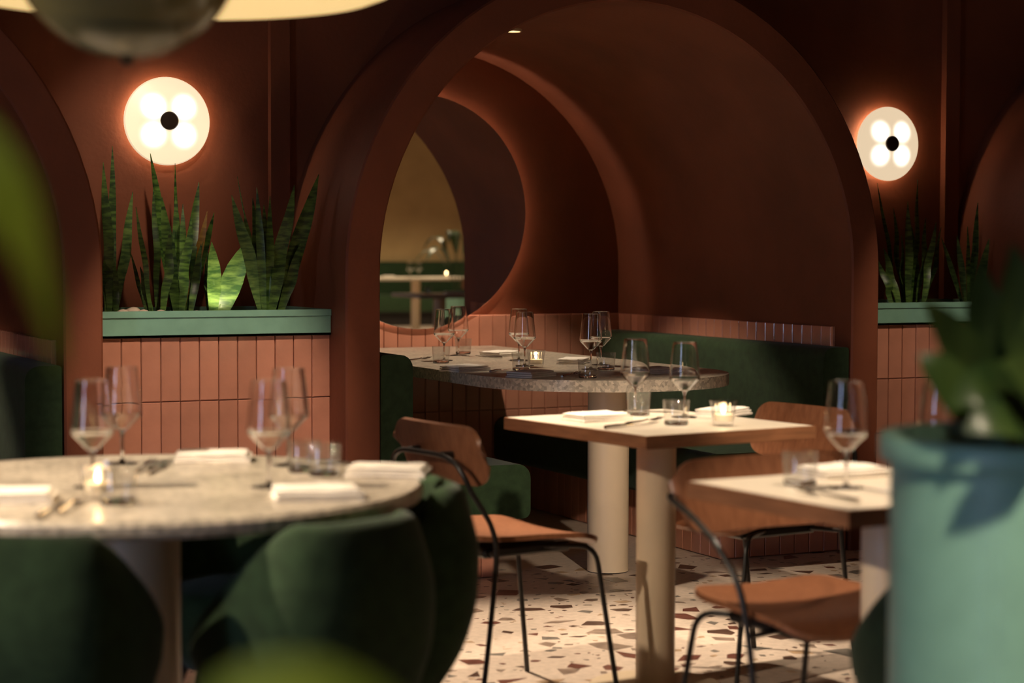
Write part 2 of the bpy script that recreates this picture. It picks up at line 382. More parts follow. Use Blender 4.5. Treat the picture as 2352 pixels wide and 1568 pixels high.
def side_strip(name, label, x, y0, y1):      # faces -x, one row above the bench
    w_ = struct(obj(name, lambda b: box(b, x-.003, x+.02, y0, y1, ZT-.30, ZT), 'grout', smooth=0), label)
    y = y1
    while y > y0+.02:
        tile(w_, (x-.003, y, ZT-TH), -PI/2, TW, TH); y -= TW+GAP
for cx, nm, lb in zip(ARCH[:2], ('left', 'niche'), ('pink glazed tile strip above the cut-off green bench', 'pink glazed tile strip above the bench right of the mirror')):
    side_strip('wall_strip_'+nm, lb, cx+RI, 6.70, YB-.015)

# terrazzo chips set in the floor
def chip(bm, c, s, a):
    n = R.choice((3, 4, 4, 4, 5, 5)); el = R.uniform(.45, 1.0); pts = []
    for i in range(n):
        t = 2*PI*(i+R.uniform(-.28, .28))/n; q = s*R.uniform(.6, 1.1); x, y = q*math.cos(t), q*el*math.sin(t)
        pts.append((c[0]+x*math.cos(a)-y*math.sin(a), c[1]+x*math.sin(a)+y*math.cos(a)))
    prism(bm, pts, -.004, .0006)
spots = []; tries = 0
def chip_spot(x, y, s):
    if any((x-a)**2+(y-b)**2 < (s+q)**2*.72 for a, b, q in spots): return False
    spots.append((x, y, s)); return True
def on_view(x, y):
    q = Vector((x, y, 0))-CAM; z = q.dot(FW); return 880 < 1176+FPX*q.dot(RT)/z < 2010
while len(spots) < 215 and tries < 30000:
    tries += 1
    x, y = R.uniform(1.9, 4.9), R.uniform(4.85, 6.75); s = R.choice((.022, .03, .038, .046, .056, .068, .08))
    if visible((x, y, 0), 60) and on_view(x, y) and chip_spot(x, y, s):
        m_ = R.choices(CHIP, (6, 3, 4, 3, 2))[0]
        obj('stone_chip', lambda b: chip(b, (x, y), s, R.uniform(0, PI)), m_, floor, smooth=0)
def far_chips(bm):
    n = 0
    while n < 900:                            # the rest of the floor, and the small grit between the big chips
        x, y = R.uniform(-1, 9), R.uniform(-4, 6.8); s = R.choice((.02, .03, .045))
        if visible((x, y, 0), 60) and x < 5 and y > 3.6: continue
        chip(bm, (x, y), s, R.uniform(0, PI)); n += 1
    n = k_ = 0
    while n < 900 and k_ < 60000:
        k_ += 1; x, y = R.uniform(1.4, 5.0), R.uniform(3.7, 6.75); s = R.choice((.008, .011, .015, .02))
        if visible((x, y, 0), 60) and chip_spot(x, y, s): chip(bm, (x, y), s, R.uniform(0, PI)); n += 1
    bm.faces.ensure_lookup_table()
fc = obj('stone_chips', far_chips, CHIP[0], floor, smooth=0); fc['kind'] = 'stuff'
for m_ in CHIP[1:]: fc.data.materials.append(m_)
for p_ in fc.data.polygons: p_.material_index = int(abs(math.sin(round(p_.center.x*9)*12.9+round(p_.center.y*9)*78.2))*1e4) % 5

# ---------------------------------------------------------------- benches in the niches
def bench(name, label, cx, side):            # side -1: against the left wall of the niche, +1: right
    xw = cx+side*RI; y0, y1 = YF+.012, YB-.04
    t = thing(name, label, 'banquette', (xw, y0, 0), 0, 'built-in banquettes of the niches'); L = y1-y0
    s = -side
    bt, bw, sd, pd = (.843, .132, .613, .478) if side < 0 else (.833, .13, .70, .612)
    def put(bm, d0, d1, z0, z1, rd, yy0=0, yy1=None):
        pts = rrect(d0, d1, z0, z1, rd); prism_y(bm, [(s*p[0], p[1]) for p in pts], yy0, L if yy1 is None else yy1)
    obj('backrest', lambda b: put(b, .006, bw, .40, bt, (0, .0, .05, .012)), 'green', t)
    obj('seat', lambda b: put(b, .006, sd, .216, .422, (0, .03, .055, 0)), 'green', t)
    p = obj('plinth', lambda b: put(b, .006, pd-.012, 0, .216, (0, 0, 0, 0), .012), 'grout', t)
    d = pd
    while d > .03:                            # end tiles facing the room
        a = max(.01, d-TW); xa = -d if s < 0 else a
        o = obj('tile', tile_mesh(round(d-a, 4), .208), 'tile', p, key='tp%.4f' % (d-a), smooth=0, loc=(xa, .012, .004)); d -= TW+GAP
    y = .012
    while y < L-.05:                          # long side tiles
        if s > 0: o = obj('tile', tile_mesh(TW, .208), 'tile', p, key='tp%.4f' % TW, smooth=0, loc=(pd-.012, y, .004), rot=(0, 0, PI/2))
        else: o = obj('tile', tile_mesh(TW, .208), 'tile', p, key='tp%.4f' % TW, smooth=0, loc=(-pd+.012, y+TW, .004), rot=(0, 0, -PI/2))
        y += TW+GAP
    return t
bench('banquette', 'dark green bench with rounded end, left of the niche table', ARCH[1], -1)
bench('banquette', 'dark green bench right of the niche table, under tile strip', ARCH[1], 1)
bench('banquette', 'cut-off dark green bench in the arch left of the first planter', ARCH[0], 1)

# ---------------------------------------------------------------- round mirror
t = thing('round_mirror', 'large round frameless mirror glowing from behind in the niche', 'mirror', (3.615, YB, 1.402)); t.rotation_euler = (.0035, 0, 0)
yrot = (PI/2, 0, 0)
obj('mirror_glass', lambda b: lathe(b, [(0, .056), (.549, .056), (.5505, .0545), (.5505, .050), (0, .050)], 96), 'mirror', t, rot=yrot)
obj('backing', lambda b: lathe(b, [(0, .050), (.46, .050), (.46, 0), (0, 0)], 64), 'black', t, rot=yrot)
def led(bm):
    lathe(bm, [(.462, .004), (.474, .004), (.474, .014), (.462, .014), (.462, .004)], 64)
obj('light_strip', led, 'led', t, rot=yrot)

# ---------------------------------------------------------------- sconces
def sconce(label, x):
    t = thing('wall_sconce', label, 'wall lamp', (x, YW, 1.702), 0, 'disc sconces between the arches')
    obj('backplate', lambda b: lathe(b, [(0, .0), (.06, 0), (.06, .045), (0, .045)], 32), 'cap', t, key='sc_b', rot=yrot)
    obj('diffuser', lambda b: sconce_dish(b), 'sconce', t, key='sc_d')
    obj('halo_ring', lambda b: lathe(b, [(.10, .004), (.118, .004), (.118, .014), (.10, .014), (.10, .004)], 48), 'halo', t, key='sc_h', rot=yrot)
    obj('center_cap', lambda b: lathe(b, [(.034, .060), (.034, .080), (.030, .084), (0, .085)], 32), 'cap', t, key='sc_c', rot=yrot)
def sconce_dish(bm):
    lathe(bm, [(0, .030), (.15, .030), (.163, .036), (.1645, .044), (.160, .052), (.12, .064), (.06, .071), (0, .073)], 64)
    bmesh.ops.rotate(bm, verts=bm.verts, cent=(0, 0, 0), matrix=Matrix.Rotation(PI/2, 3, 'X'))
sconce('glowing opal disc sconce above the first planter', 2.026)
sconce('glowing opal disc sconce above the second planter, partly behind arch', 5.317)

# ---------------------------------------------------------------- planter troughs
def trough(label, x0, x1):
    t = thing('planter_trough', label, 'planter', (x0, 6.722, .915), 0, 'planter troughs between the arches'); L = x1-x0; D = .488
    def body(bm):
        for a in ((0, L, .006, .018, 0, .070), (0, L, D-.012, D, 0, .070), (0, .012, .018, D-.012, 0, .070), (L-.012, L, .018, D-.012, 0, .070), (0, L, .006, D, 0, .008)): box(bm, *a)
    def lip(bm):
        for a in ((0, L, 0, .022, .0705, .093), (0, L, D-.016, D, .0705, .093), (0, .016, .022, D-.016, .0705, .093), (L-.016, L, .022, D-.016, .0705, .093)): box(bm, *a)
    obj('body', body, 'teal', t, smooth=0); obj('lip', lip, 'teal', t, smooth=0)
    obj('soil', lambda b: box(b, .012, L-.012, .018, D-.012, .008, .070), 'soil', t, smooth=0)
trough('long teal planter trough beside the main arch, under lit sconce', 1.634, 2.507)
trough('long teal planter trough behind the big potted plant', 4.842, 5.715)
def snake(label, leaves, Yb, base_z=.975, dep=.07):
    b0 = onY(leaves[0][0], 705, Yb); root = Vector((b0.x, Yb, base_z))
    t = thing('snake_plant', label, 'plant', root, 0, 'snake plants in the troughs')
    for lf in leaves:
        bx_, tx, ty, wpx = lf[:4]; mt = lf[4] if len(lf) > 4 else 'snake'; by = lf[5] if len(lf) > 5 else 722
        dy = R.uniform(-dep, dep); Y = Yb+dy
        b = onY(bx_, by, Y); b.z = base_z; tp = onY(tx, ty, Y+R.uniform(-.7, .7)*dep)
        wd = wpx*7.0/FPX; mid = (b+tp)/2+Vector((R.uniform(-.008, .008), R.uniform(-.02, .02), 0))
        nh = Vector((R.uniform(-.45, .45), -1, .1))
        obj('leaf', lambda q: leaf(q, [b-root, b*.7+tp*.3-root, mid-root, b*.25+tp*.75-root, tp-root], [wd*.45, wd*.75, wd*.95, wd, wd*.9, wd*.55, .002], nh, .16), mt, t, smooth=60)
P_ = 'snake_lit_pale'
snake('tall slim snake plant at the end of trough by the cut-off bench', [(252, 237, 372, 24), (258, 258, 335, 20), (262, 305, 440, 24, P_), (248, 246, 540, 30), (266, 262, 600, 20), (244, 252, 585, 18, P_)], 6.95)
snake('thin leggy snake plant with drooping leaves under the sconce', [(348, 312, 475, 14), (362, 352, 430, 16), (352, 322, 612, 14, P_), (372, 392, 520, 22), (340, 300, 580, 10)], 6.92)
snake('tallest dark snake plant with many upright leaves under the sconce', [(400, 345, 352, 30), (405, 402, 375, 14), (412, 403, 450, 24), (420, 420, 468, 20), (418, 457, 418, 28), (424, 492, 488, 26), (408, 372, 452, 30), (430, 476, 485, 22, 'snake_dry'), (428, 430, 530, 14, 'snake_dry'), (415, 440, 500, 24), (436, 462, 560, 20)], 6.98)
snake('short broad snake plant brightly lit from the soil of first trough', [(488, 486, 555, 44, P_), (484, 477, 575, 20, P_), (506, 566, 555, 52, P_), (498, 500, 640, 16), (520, 468, 655, 15, P_, 712), (480, 472, 600, 18)], 6.93, dep=.035)
snake('spreading snake plant with wide fanned leaves beside the main arch', [(605, 532, 448, 30, P_), (600, 560, 500, 24, P_), (604, 580, 455, 26), (612, 620, 450, 22), (620, 676, 425, 34), (634, 732, 400, 40), (608, 590, 430, 20), (616, 606, 470, 24), (640, 690, 560, 26), (606, 545, 405, 5)], 6.795, dep=.02)
snake('dense dark snake plant in the second trough next to the arch', [(2060, 2015, 420, 14), (2066, 2030, 570, 28, P_), (2052, 2018, 600, 22, P_), (2075, 2052, 478, 22), (2085, 2085, 462, 26), (2090, 2108, 412, 24), (2098, 2094, 520, 28), (2104, 2126, 500, 26), (2118, 2150, 510, 22), (2120, 2162, 520, 18), (2078, 2070, 540, 24)], 6.98)
snake('narrow light-striped snake plant in the second trough away from arch', [(2212, 2162, 545, 18, P_), (2218, 2198, 540, 20, P_), (2224, 2222, 520, 18), (2228, 2246, 465, 20), (2232, 2272, 548, 26, P_), (2222, 2236, 560, 16)], 6.96)
for i, (px, py, s, yy) in enumerate(((283, 704, .020, 6.80), (306, 700, .024, 6.848), (330, 706, .019, 6.80), (370, 705, .018, 6.80), (399, 707, .015, 6.80), (452, 708, .016, 6.775))):
    p = onY(px, py, yy)
    def pb(bm):
        bmesh.ops.create_icosphere(bm, subdivisions=2, radius=s)
        for v in bm.verts: v.co = Vector((v.co.x*1.25, v.co.y, v.co.z*.75))*(1+.12*noise.noise(v.co*60))
    tag(obj('pebble', pb, 'pebble', loc=(p.x, p.y, .985+s*.70), smooth=180), 'pale round pebble lying on the soil of the first trough', 'pebble', 'pebbles in the first trough')
up = onY(500, 712, 6.90)
ul = thing('spike_uplight', 'tiny uplight stuck in the first trough by the shortest plant', 'lamp', (up.x, 6.80, .964))
obj('body', lambda b: lathe(b, [(0, 0), (.012, 0), (.016, .03), (.016, .032), (0, .032)], 16), 'black', ul)
obj('lens', lambda b: lathe(b, [(0, .0322), (.013, .0322), (.013, .034), (0, .034)], 16), 'lens', ul)
spot((up.x+.0, 6.80, 1.003), (up.x+.01, 6.93, 1.16), 3.2, 105, .6, .012, (1, .85, .55), 'planter_spot')

# ---------------------------------------------------------------- tables
ST = .75
def pedestal(t, x, y, h, r, rb, z0=0):
    obj('column', lambda b: lathe(b, [(r, .004), (r, h), (0, h)], 48, (x, y)), 'column', t)
    if rb: obj('base', lambda b: lathe(b, [(0, 0), (rb, 0), (rb, .008), (rb-.004, .012), (0, .012)], 64, (x, y)), 'column', t)
# round foreground table
LT = Vector((1.038, 3.906, 0))
t = thing('round_table', 'round speckled stone table on a cream column, ringed by green tub chairs', 'table', LT)
obj('tabletop', lambda b: lathe(b, [(0, .718), (.572, .718), (.580, .726), (.580, .742), (.572, .75), (0, .75)], 96), 'stone', t)
pedestal(t, 0, 0, .718, .085, .27)
# tongue-shaped table in the niche
FT = .766
t = thing('niche_table', 'long stone table with rounded end reaching into the mirror niche', 'table', (3.5, 6.53, 0))
def tongue(bm):
    pts = [(.5*math.cos(PI+PI*k/40), .5*math.sin(PI+PI*k/40)) for k in range(41)]+[(.5, YB-.035-6.53), (-.5, YB-.035-6.53)]
    prism(bm, pts, FT-.042, FT)
obj('tabletop', tongue, 'stone', t, smooth=20)
pedestal(t, .065, .02, FT-.042, .079, 0)
def square_table(label, c, ang, su, sv, cr=.055):
    t = thing('square_table', label, 'table', (c[0], c[1], 0), ang)
    def core(bm): box(bm, -su/2+.006, su/2-.006, -sv/2+.006, sv/2-.006, .722, .7499)
    obj('tabletop', core, 'cream', t, smooth=0)
    def edging(bm):
        a, b, e = su/2, sv/2, .008
        box(bm, -a, a, -b, -b+e, .716, .7492); box(bm, -a, a, b-e, b, .716, .7492)
        box(bm, -a, -a+e, -b+e, b-e, .716, .7492); box(bm, a-e, a, -b+e, b-e, .716, .7492)
    obj('edging', edging, 'edge', t, smooth=0)
    obj('underside', lambda b: box(b, -su/2+.008, su/2-.008, -sv/2+.008, sv/2-.008, .714, .722), 'edge', t, smooth=0)
    pedestal(t, 0, 0, .714, cr, .185)
MTA, RTA = math.radians(7.5), math.radians(4)
square_table('cream topped square table with oak edge, in front of the niche', (2.73, 4.735), MTA, .58, .67)
square_table('cream topped square table with oak edge, behind the teal pot', (2.417, 3.244), RTA, .64, .52)

# ---------------------------------------------------------------- oak and steel chairs
def seat_f(u, v):
    x, y = (u-.5)*2, (v-.5)*2
    k = 1/max(1e-6, (abs(x)**6+abs(y)**6)**(1/6)) if (abs(x) > 1e-6 or abs(y) > 1e-6) else 1
    mx = max(abs(x), abs(y)); x2, y2 = (x*mx*k if mx else 0), (y*mx*k if mx else 0)
    wd = .215-.02*(y2 < 0)*abs(y2)
    z = .452+.016*x2*x2*(1-.6*max(0, y2))-.026*max(0, (y2-.55)/.45)**2+.014*max(0, (-y2-.4)/.6)**2-.006
    return (x2*wd, y2*.215, z)
def back_f(wid, hgt, zc):
    def f(u, v):
        a, b = math.sin(PI*(u-.5)), (v-.5)*2
        hh = hgt/2*(.30+.70*math.sqrt(max(0, 1-max(0, (abs(a)-.72)/.28)**2)))
        x = a*wid/2; return (x, -.205+.26*x*x*1.6-.02*b, zc+b*hh)
    return f
def bracket(bm): box(bm, -.012, .012, -.25, -.20, .672, .692)
def oak_chair(label, c, f_ang, group, arms=False):
    t = thing('oak_chair', label, 'chair', (c[0], c[1], 0), f_ang-PI/2, group)
    k = 'arm' if arms else 'oc'
    obj('seat', lambda b: sheet(b, seat_f, 18, 18, -.013), 'wood', t, key=k+'seat', smooth=35)
    wid, hgt, zc = (.46, .160, .682) if arms else (.43, .158, .686)
    obj('backrest', lambda b: sheet(b, back_f(wid, hgt, zc), 36, 8, .012), 'wood', t, key=k+'back', smooth=50)
    obj('seat_plate', lambda b: (box(b, -.13, .13, -.13, .15, .408, .436), bevel(b, .006, 1)), 'black', t, key='plate', smooth=0)
    tr = .0072
    if not arms:
        for s in (-1, 1):
            obj('leg', lambda b: tube(b, catmull([(s*.228, -.205, 0), (s*.222, -.172, .22), (s*.217, -.148, .42), (s*.213, -.158, .50), (s*.206, -.190, .56), (s*.198, -.214, .60)], 5), tr), 'black', t, key='ocr%d' % s, smooth=80)
            obj('leg', lambda b: tube(b, fillet([(s*.10, .02, .428), (s*.195, .185, .428), (s*.225, .245, 0)], .05), tr), 'black', t, key='ocf%d' % s, smooth=80)
            obj('strut', lambda b: tube(b, [(s*.11, -.10, .424), (s*.217, -.147, .424)], tr), 'black', t, key='ocs%d' % s, smooth=80)
        obj('back_rail', lambda b: tube(b, catmull([(.198, -.214, .60), (.184, -.228, .640), (.155, -.236, .670), (.10, -.241, .686), (0, -.243, .688), (-.10, -.241, .686), (-.155, -.236, .670), (-.184, -.228, .640), (-.198, -.214, .60)], 6), tr), 'black', t, key='ocb', smooth=80)
    else:
        for s in (-1, 1):
            obj('leg', lambda b: tube(b, catmull([(s*.245, .15, 0), (s*.238, .12, .25), (s*.236, .085, .44), (s*.238, .045, .54), (s*.242, -.03, .612)], 5), tr), 'black', t, key='arf%d' % s, smooth=80)
            obj('leg', lambda b: tube(b, fillet([(s*.08, -.05, .424), (s*.160, -.205, .424), (s*.185, -.285, 0)], .05), tr), 'black', t, key='arr%d' % s, smooth=80)
            obj('strut', lambda b: tube(b, [(s*.11, .06, .424), (s*.234, .088, .424)], tr), 'black', t, key='ars%d' % s, smooth=80)
        obj('arm_rail', lambda b: tube(b, catmull([(.242, -.03, .612), (.247, -.10, .652), (.248, -.16, .675), (.236, -.203, .684), (.195, -.226, .687), (.10, -.240, .688), (0, -.243, .688), (-.10, -.240, .688), (-.195, -.226, .687), (-.236, -.203, .684), (-.248, -.16, .675), (-.247, -.10, .652), (-.242, -.03, .612)], 6), tr), 'black', t, key='arb', smooth=80)
    for s in (-1, 1):
        obj('bracket', lambda b: (box(b, s*.085-.010, s*.085+.010, -.238, -.196, .678, .696), bevel(b, .003, 1)), 'black', t, key='brk%d' % s, smooth=0)
    return t
G_ = 'oak plywood chairs with black tube frames'
oak_chair('oak plywood chair seen from behind, at square table before the niche', (2.285, 4.822), MTA, G_)
oak_chair('oak plywood chair facing the green tub chairs, at square table by bench end', (3.11, 4.83), MTA+PI, G_)
oak_chair('oak plywood armchair with tube arms, tucked under table behind the pot', (2.43, 3.535), RTA-PI/2, G_, True)
oak_chair('oak plywood chair mostly hidden behind the potted plant', (3.86, 4.80), 2.2, G_)

# ---------------------------------------------------------------- green tub chairs
def tub_shell(bm):
    N, K = 56, 12; T0 = math.radians(132); th = .042
    def rim(t):
        a = abs(t)/T0; s = min(1, max(0, (a-.40)/.60)); s = s**1.3; return .738-.24*s
    def wide(z):
        pts = ((.28, .50), (.33, .70), (.40, .86), (.48, .97), (.56, 1.0), (.62, .985), (.75, .82))
        for (a, p), (b, q) in zip(pts, pts[1:]):
            if z <= b: u = (z-a)/(b-a); return p+(q-p)*u
        return pts[-1][1]
    def pt(t, z, off):
        s = wide(z); e = 3.2; c_, s_ = math.cos(t), math.sin(t); q = (abs(c_)**e+abs(s_)**e)**(-1/e)
        return Vector(((.205*s-off)*s_*q, -(.205*s-off)*c_*q, z))
    rows = []
    for i in range(N+1):
        t = -T0+2*T0*i/N; h = rim(t); col = []
        for k in range(K+1): col.append(pt(t, .28+(h-.28-.018)*k/K, 0))
        col += [pt(t, h-.005, .010), pt(t, h, th*.5), pt(t, h-.005, th-.010)]
        for k in range(7): col.append(pt(t, h-.018-(h-.018-.40)*k/6, th))
        rows.append([bm.verts.new(p) for p in col])
    n = len(rows[0])
    for a, b in zip(rows, rows[1:]):
        for j in range(n-1): bm.faces.new((a[j], b[j], b[j+1], a[j+1]))
        bm.faces.new((a[n-1], b[n-1], b[0], a[0]))
    bm.faces.new(rows[0]); bm.faces.new(rows[-1][::-1])
def tub_seat(bm):
    pr = [(0, .272), (.09, .275), (.125, .32), (.155, .38), (.165, .43), (.155, .452), (.13, .462), (0, .466)]
    lathe(bm, pr, 40)
    for v in bm.verts: v.co.y = v.co.y*1.08+.012
def tub_chair(label, c, ang):
    t = thing('tub_chair', label, 'chair', (c[0], c[1], 0), ang-PI/2, 'green velvet tub chairs')
    obj('shell', tub_shell, 'green', t, key='tub1', smooth=70); obj('seat_cushion', tub_seat, 'green', t, key='tub2', smooth=60)
    for sx in (-1, 1):
        for sy in (-1, 1):
            obj('leg', lambda b: tube(b, [(sx*.07, sy*.07, .29), (sx*.17, sy*.17, 0)], [.014, .009]), 'black', t, key='tubl%d%d' % (sx, sy), smooth=80)
for a, d, lb in ((235, .505, 'green velvet tub chair at round table beside the candle, fork and knife'), (294, .505, 'green velvet tub chair backed to the room, between two others'),
              (353, .50, 'green velvet tub chair at the round table closest to the oak chairs'), (53, .52, 'shaded green tub chair on the tile wall side of round table'),
              (113, .52, 'shaded green tub chair under the round table, facing its column')):
    q = math.radians(a)
    tub_chair(lb, (LT.x+d*math.cos(q), LT.y+d*math.sin(q)), q+PI)
tub_chair('green velvet tub chair almost hidden behind the teal pot', (2.235, 2.735), math.radians(84))

# ---------------------------------------------------------------- tableware
def g_bowl(bm):
    t = .0011; o = [(.0045, .072), (.012, .076), (.0145, .0786), (.0405, .1059), (.0425, .1082), (.0438, .1110), (.0440, .1130), (.0438, .1160), (.0433, .1215), (.0385, .170), (.0344, .2085), (.0338, .214)]
    lathe(bm, [(0, .0735)]+[(r, z) for r, z in o][1:]+[(.0332, .2145), (.0326, .214)]+[(r-t, z+.0016*(z < .112)) for r, z in o[::-1]][1:-2]+[(.012, .0785), (0, .077)], 40)
def g_stem(bm): lathe(bm, [(0, .074), (.009, .0765), (.0055, .070), (.0036, .060), (.0033, .03), (.0036, .012), (.007, .0045), (0, .0042)], 16)
def g_foot(bm): lathe(bm, [(0, 0), (.0365, 0), (.0375, .001), (.036, .0022), (.012, .0042), (0, .0045)], 40)
def wine(label, p, z, group):
    t = thing('wine_glass', label, 'glass', (p.x, p.y, z), 0, group)
    obj('bowl', g_bowl, 'glass', t, key='gb', smooth=32); obj('stem', g_stem, 'glass', t, key='gs', smooth=60); obj('foot', g_foot, 'glass', t, key='gf', smooth=50)
def tumbler(label, p, z, group):
    t = thing('tumbler', label, 'glass', (p.x, p.y, z), 0, group)
    obj('wall', lambda b: lathe(b, [(.0335, .0095), (.0375, .068), (.0369, .0688), (.0360, .068), (.0322, .011)], 40), 'thin', t, key='tw', smooth=50)
    obj('bottom', lambda b: lathe(b, [(0, 0), (.030, 0), (.0332, .003), (.0335, .0100), (.031, .0115), (0, .0100)], 40), 'glass', t, key='tb', smooth=50)
def fluted(bm):
    n = 72; prof = [(.027, .002, 0), (.029, .012, 1), (.033, .050, 1), (.0372, .066, 1), (.038, .070, .3), (.0355, .070, .3), (.0335, .060, 0), (.0285, .020, 0), (.026, .014, 0)]
    rings = [[bm.verts.new(((r+f*.0011*math.cos(18*2*PI*i/n))*math.cos(2*PI*i/n), (r+f*.0011*math.cos(18*2*PI*i/n))*math.sin(2*PI*i/n), z)) for i in range(n)] for r, z, f in prof]
    for a, b in zip(rings, rings[1:]):
        for i in range(n): bm.faces.new((a[i], a[(i+1) % n], b[(i+1) % n], b[i]))
    bm.faces.new(rings[0][::-1]); bm.faces.new(rings[-1])
def candle(label, p, z, power=.12):
    t = thing('votive_candle', label, 'candle', (p.x, p.y, z), 0, 'votive candles on the tables')
    obj('holder', fluted, 'thin', t, key='vh', smooth=50)
    obj('wax', lambda b: lathe(b, [(0, .015), (.024, .015), (.026, .032), (.024, .033), (0, .032)], 24), 'wax', t, key='vw')
    obj('flame', lambda b: lathe(b, [(0, .033), (.0045, .038), (.0055, .044), (.003, .052), (0, .058)], 12), 'flame', t, key='vf', smooth=80)
    ld = bpy.data.lights.new('flame_light', 'POINT'); ld.energy = power; ld.color = (1, .62, .28); ld.shadow_soft_size = .008
    o = bpy.data.objects.new('flame_light', ld); C.objects.link(o); o.parent = t; o.location = (0, 0, .064)
def napkin_mesh(seed):
    def f(bm):
        rr = random.Random(seed)
        for (wx, wy, z0, z1, ox, oy) in ((.17, .112, .0, .008, 0, 0), (.166, .108, .0075, .0155, .002, rr.uniform(-.002, .002)), (.158, .104, .015, .0225, -.003, rr.uniform(-.003, .003))):
            v0 = len(bm.verts)
            def g(u, v):
                x, y = (u-.5)*2, (v-.5)*2; ed = max(abs(x), abs(y))**8
                x3 = math.copysign(abs(x)**.9, x); y3 = math.copysign(abs(y)**.9, y)
                return (ox+x3*wx/2, oy+y3*wy/2, z1-(z1-z0)*.45*ed+.0022*noise.noise(Vector((x*1.6, y*1.4, seed*3.1+z1*40))))
            sheet(bm, g, 12, 10, (z1-z0)*.7)
    return f
def napkin(label, p, z, ang, seed, group):
    o = obj('napkin', napkin_mesh(seed % 3), 'linen', None, key='nap%d' % (seed % 3), smooth=60, loc=(p.x, p.y, z+.0005), rot=(0, 0, ang))
    return tag(o, label, 'napkin', group)
def f_handle(bm): tube(bm, [(0, -.095, .0036), (0, -.05, .004), (0, 0, .005), (0, .022, .008)], [.0048, .0044, .0028, .0024], 8)
def f_head(bm):
    sheet(bm, lambda u, v: ((u-.5)*(.010+.014*min(1, v*1.6)), .020+.034*v, .0085-.004*math.sin(v*2.4)), 6, 6, .0016)
    for i in range(4): tube(bm, [((i-1.5)*.0062, .052, .0055), ((i-1.5)*.006, .078, .006), ((i-1.5)*.006, .098, .011)], [.0018, .0016, .0007], 6)
def k_handle(bm): tube(bm, [(0, -.11, .004), (0, -.06, .0045), (0, .0, .004)], [.0052, .0055, .004], 8)
def k_blade(bm): sheet(bm, lambda u, v: (-.004+u*(.016-.010*v*v), v*.11, .003+.0005*u), 3, 8, .0012)
def cutlery(what, p, z, ang, where, group):
    z += .0022
    if what == 'fork':
        t = thing('fork', 'polished steel fork '+where, 'fork', (p.x, p.y, z), ang, group); obj('handle', f_handle, 'steel', t, key='fh', smooth=80); obj('head', f_head, 'steel', t, key='fd', smooth=60)
    else:
        t = thing('knife', 'polished steel knife '+where, 'knife', (p.x, p.y, z), ang, group); obj('handle', k_handle, 'steel', t, key='kh', smooth=80); obj('blade', k_blade, 'steel', t, key='kb', smooth=60)
# round table
g = 'wine glasses on the round table'; L_ = ST
wine('wine glass standing just beside the candle on round stone table', onZ(213, 1118, L_), L_, g)
wine('wine glass at the far rim of round table, behind the candle', onZ(281, 1064, L_), L_, g)
wine('wine glass on round table standing in front of its twin', onZ(618, 1118, L_), L_, g)
wine('wine glass on round table behind its twin, by water tumblers', onZ(664, 1068, L_), L_, g)
g = 'water tumblers on the round table'
tumbler('water tumbler next to the candle on round stone table', onZ(272, 1158, L_), L_, g)
tumbler('water tumbler right next to the wine glass twins on round table', onZ(697, 1084, L_), L_, g)
tumbler('water tumbler next to the rim napkins on round table', onZ(744, 1092, L_), L_, g)
candle('small lit votive candle in fluted glass on round stone table', onZ(226, 1146, L_), L_)
g = 'napkins on the round table'
napkin('folded white napkin lying alone at the far rim of round table', onZ(490, 1058, L_), L_, -.35, 0, g)
napkin('folded white napkin at round table rim above the tub chair back', onZ(728, 1142, L_), L_, -.25, 1, g)
napkin('folded white napkin at round table rim closest to the oak chair', onZ(892, 1091, L_), L_, -.55, 2, g)
napkin('folded white napkin on round table near fork and knife', onZ(20, 1150, L_), L_, -.3, 0, g)
g = 'cutlery on the round table'
cutlery('fork', onZ(160, 1168, L_), L_, -.45, 'between candle and napkin on the round table', g)
cutlery('knife', onZ(118, 1174, L_), L_, -.45, 'beside the napkin on the round table', g)
cutlery('fork', onZ(333, 1076, L_), L_, -.45, 'at the far rim of the round table', g)
cutlery('knife', onZ(362, 1078, L_), L_, -.45, 'at the far rim of the round table', g)
# square table before the niche
g = 'glasses on the square table before the niche'
wine('wine glass on square table before niche, by napkin and tumbler', onZ(1459, 944, L_), L_, g)
wine('wine glass on square table before niche, standing nearer the candle', onZ(1572, 958, L_), L_, g)
tumbler('water tumbler on square table before niche, by oak chair napkin', onZ(1466, 954, L_), L_, g)
tumbler('water tumbler on square table before niche, beside candle', onZ(1553, 976, L_), L_, g)
candle('small lit votive candle in fluted glass on square table before niche', onZ(1661, 978, L_), L_)
g = 'napkins on the square table before the niche'
napkin('folded white napkin on square table before niche, oak chair side', onZ(1372, 965, L_), L_, MTA, 0, g)
napkin('folded white napkin on square table before niche, behind candle', onZ(1662, 953, L_), L_, MTA+.5, 2, g)
g = 'cutlery on the square table before the niche'
cutlery('fork', onZ(1478, 972, L_), L_, MTA-1.2, 'near the corner of the table before the niche', g)
cutlery('knife', onZ(1452, 980, L_), L_, MTA-1.35, 'near the corner of the table before the niche', g)
# square table behind the pot
g = 'glasses on the square table behind the pot'
wine('wine glass in front of napkin on table behind teal pot', onZ(1943, 1120, L_), L_, g)
wine('wine glass half hidden by the leaves of potted plant', onZ(2158, 1132, L_), L_, g)
tumbler('water tumbler on the square table behind the teal pot', onZ(1838, 1114, L_), L_, g)
napkin('folded white napkin brightly lit on table behind teal pot', onZ(1935, 1092, L_), L_, RTA-.05, 1, 'napkin on the table behind the pot')
g = 'cutlery on the table behind the pot'
cutlery('fork', onZ(1900, 1144, L_), L_, RTA, 'beside wine glass on table behind teal pot', g)
cutlery('knife', onZ(2055, 1138, L_), L_, RTA, 'beside wine glass on table behind teal pot', g)
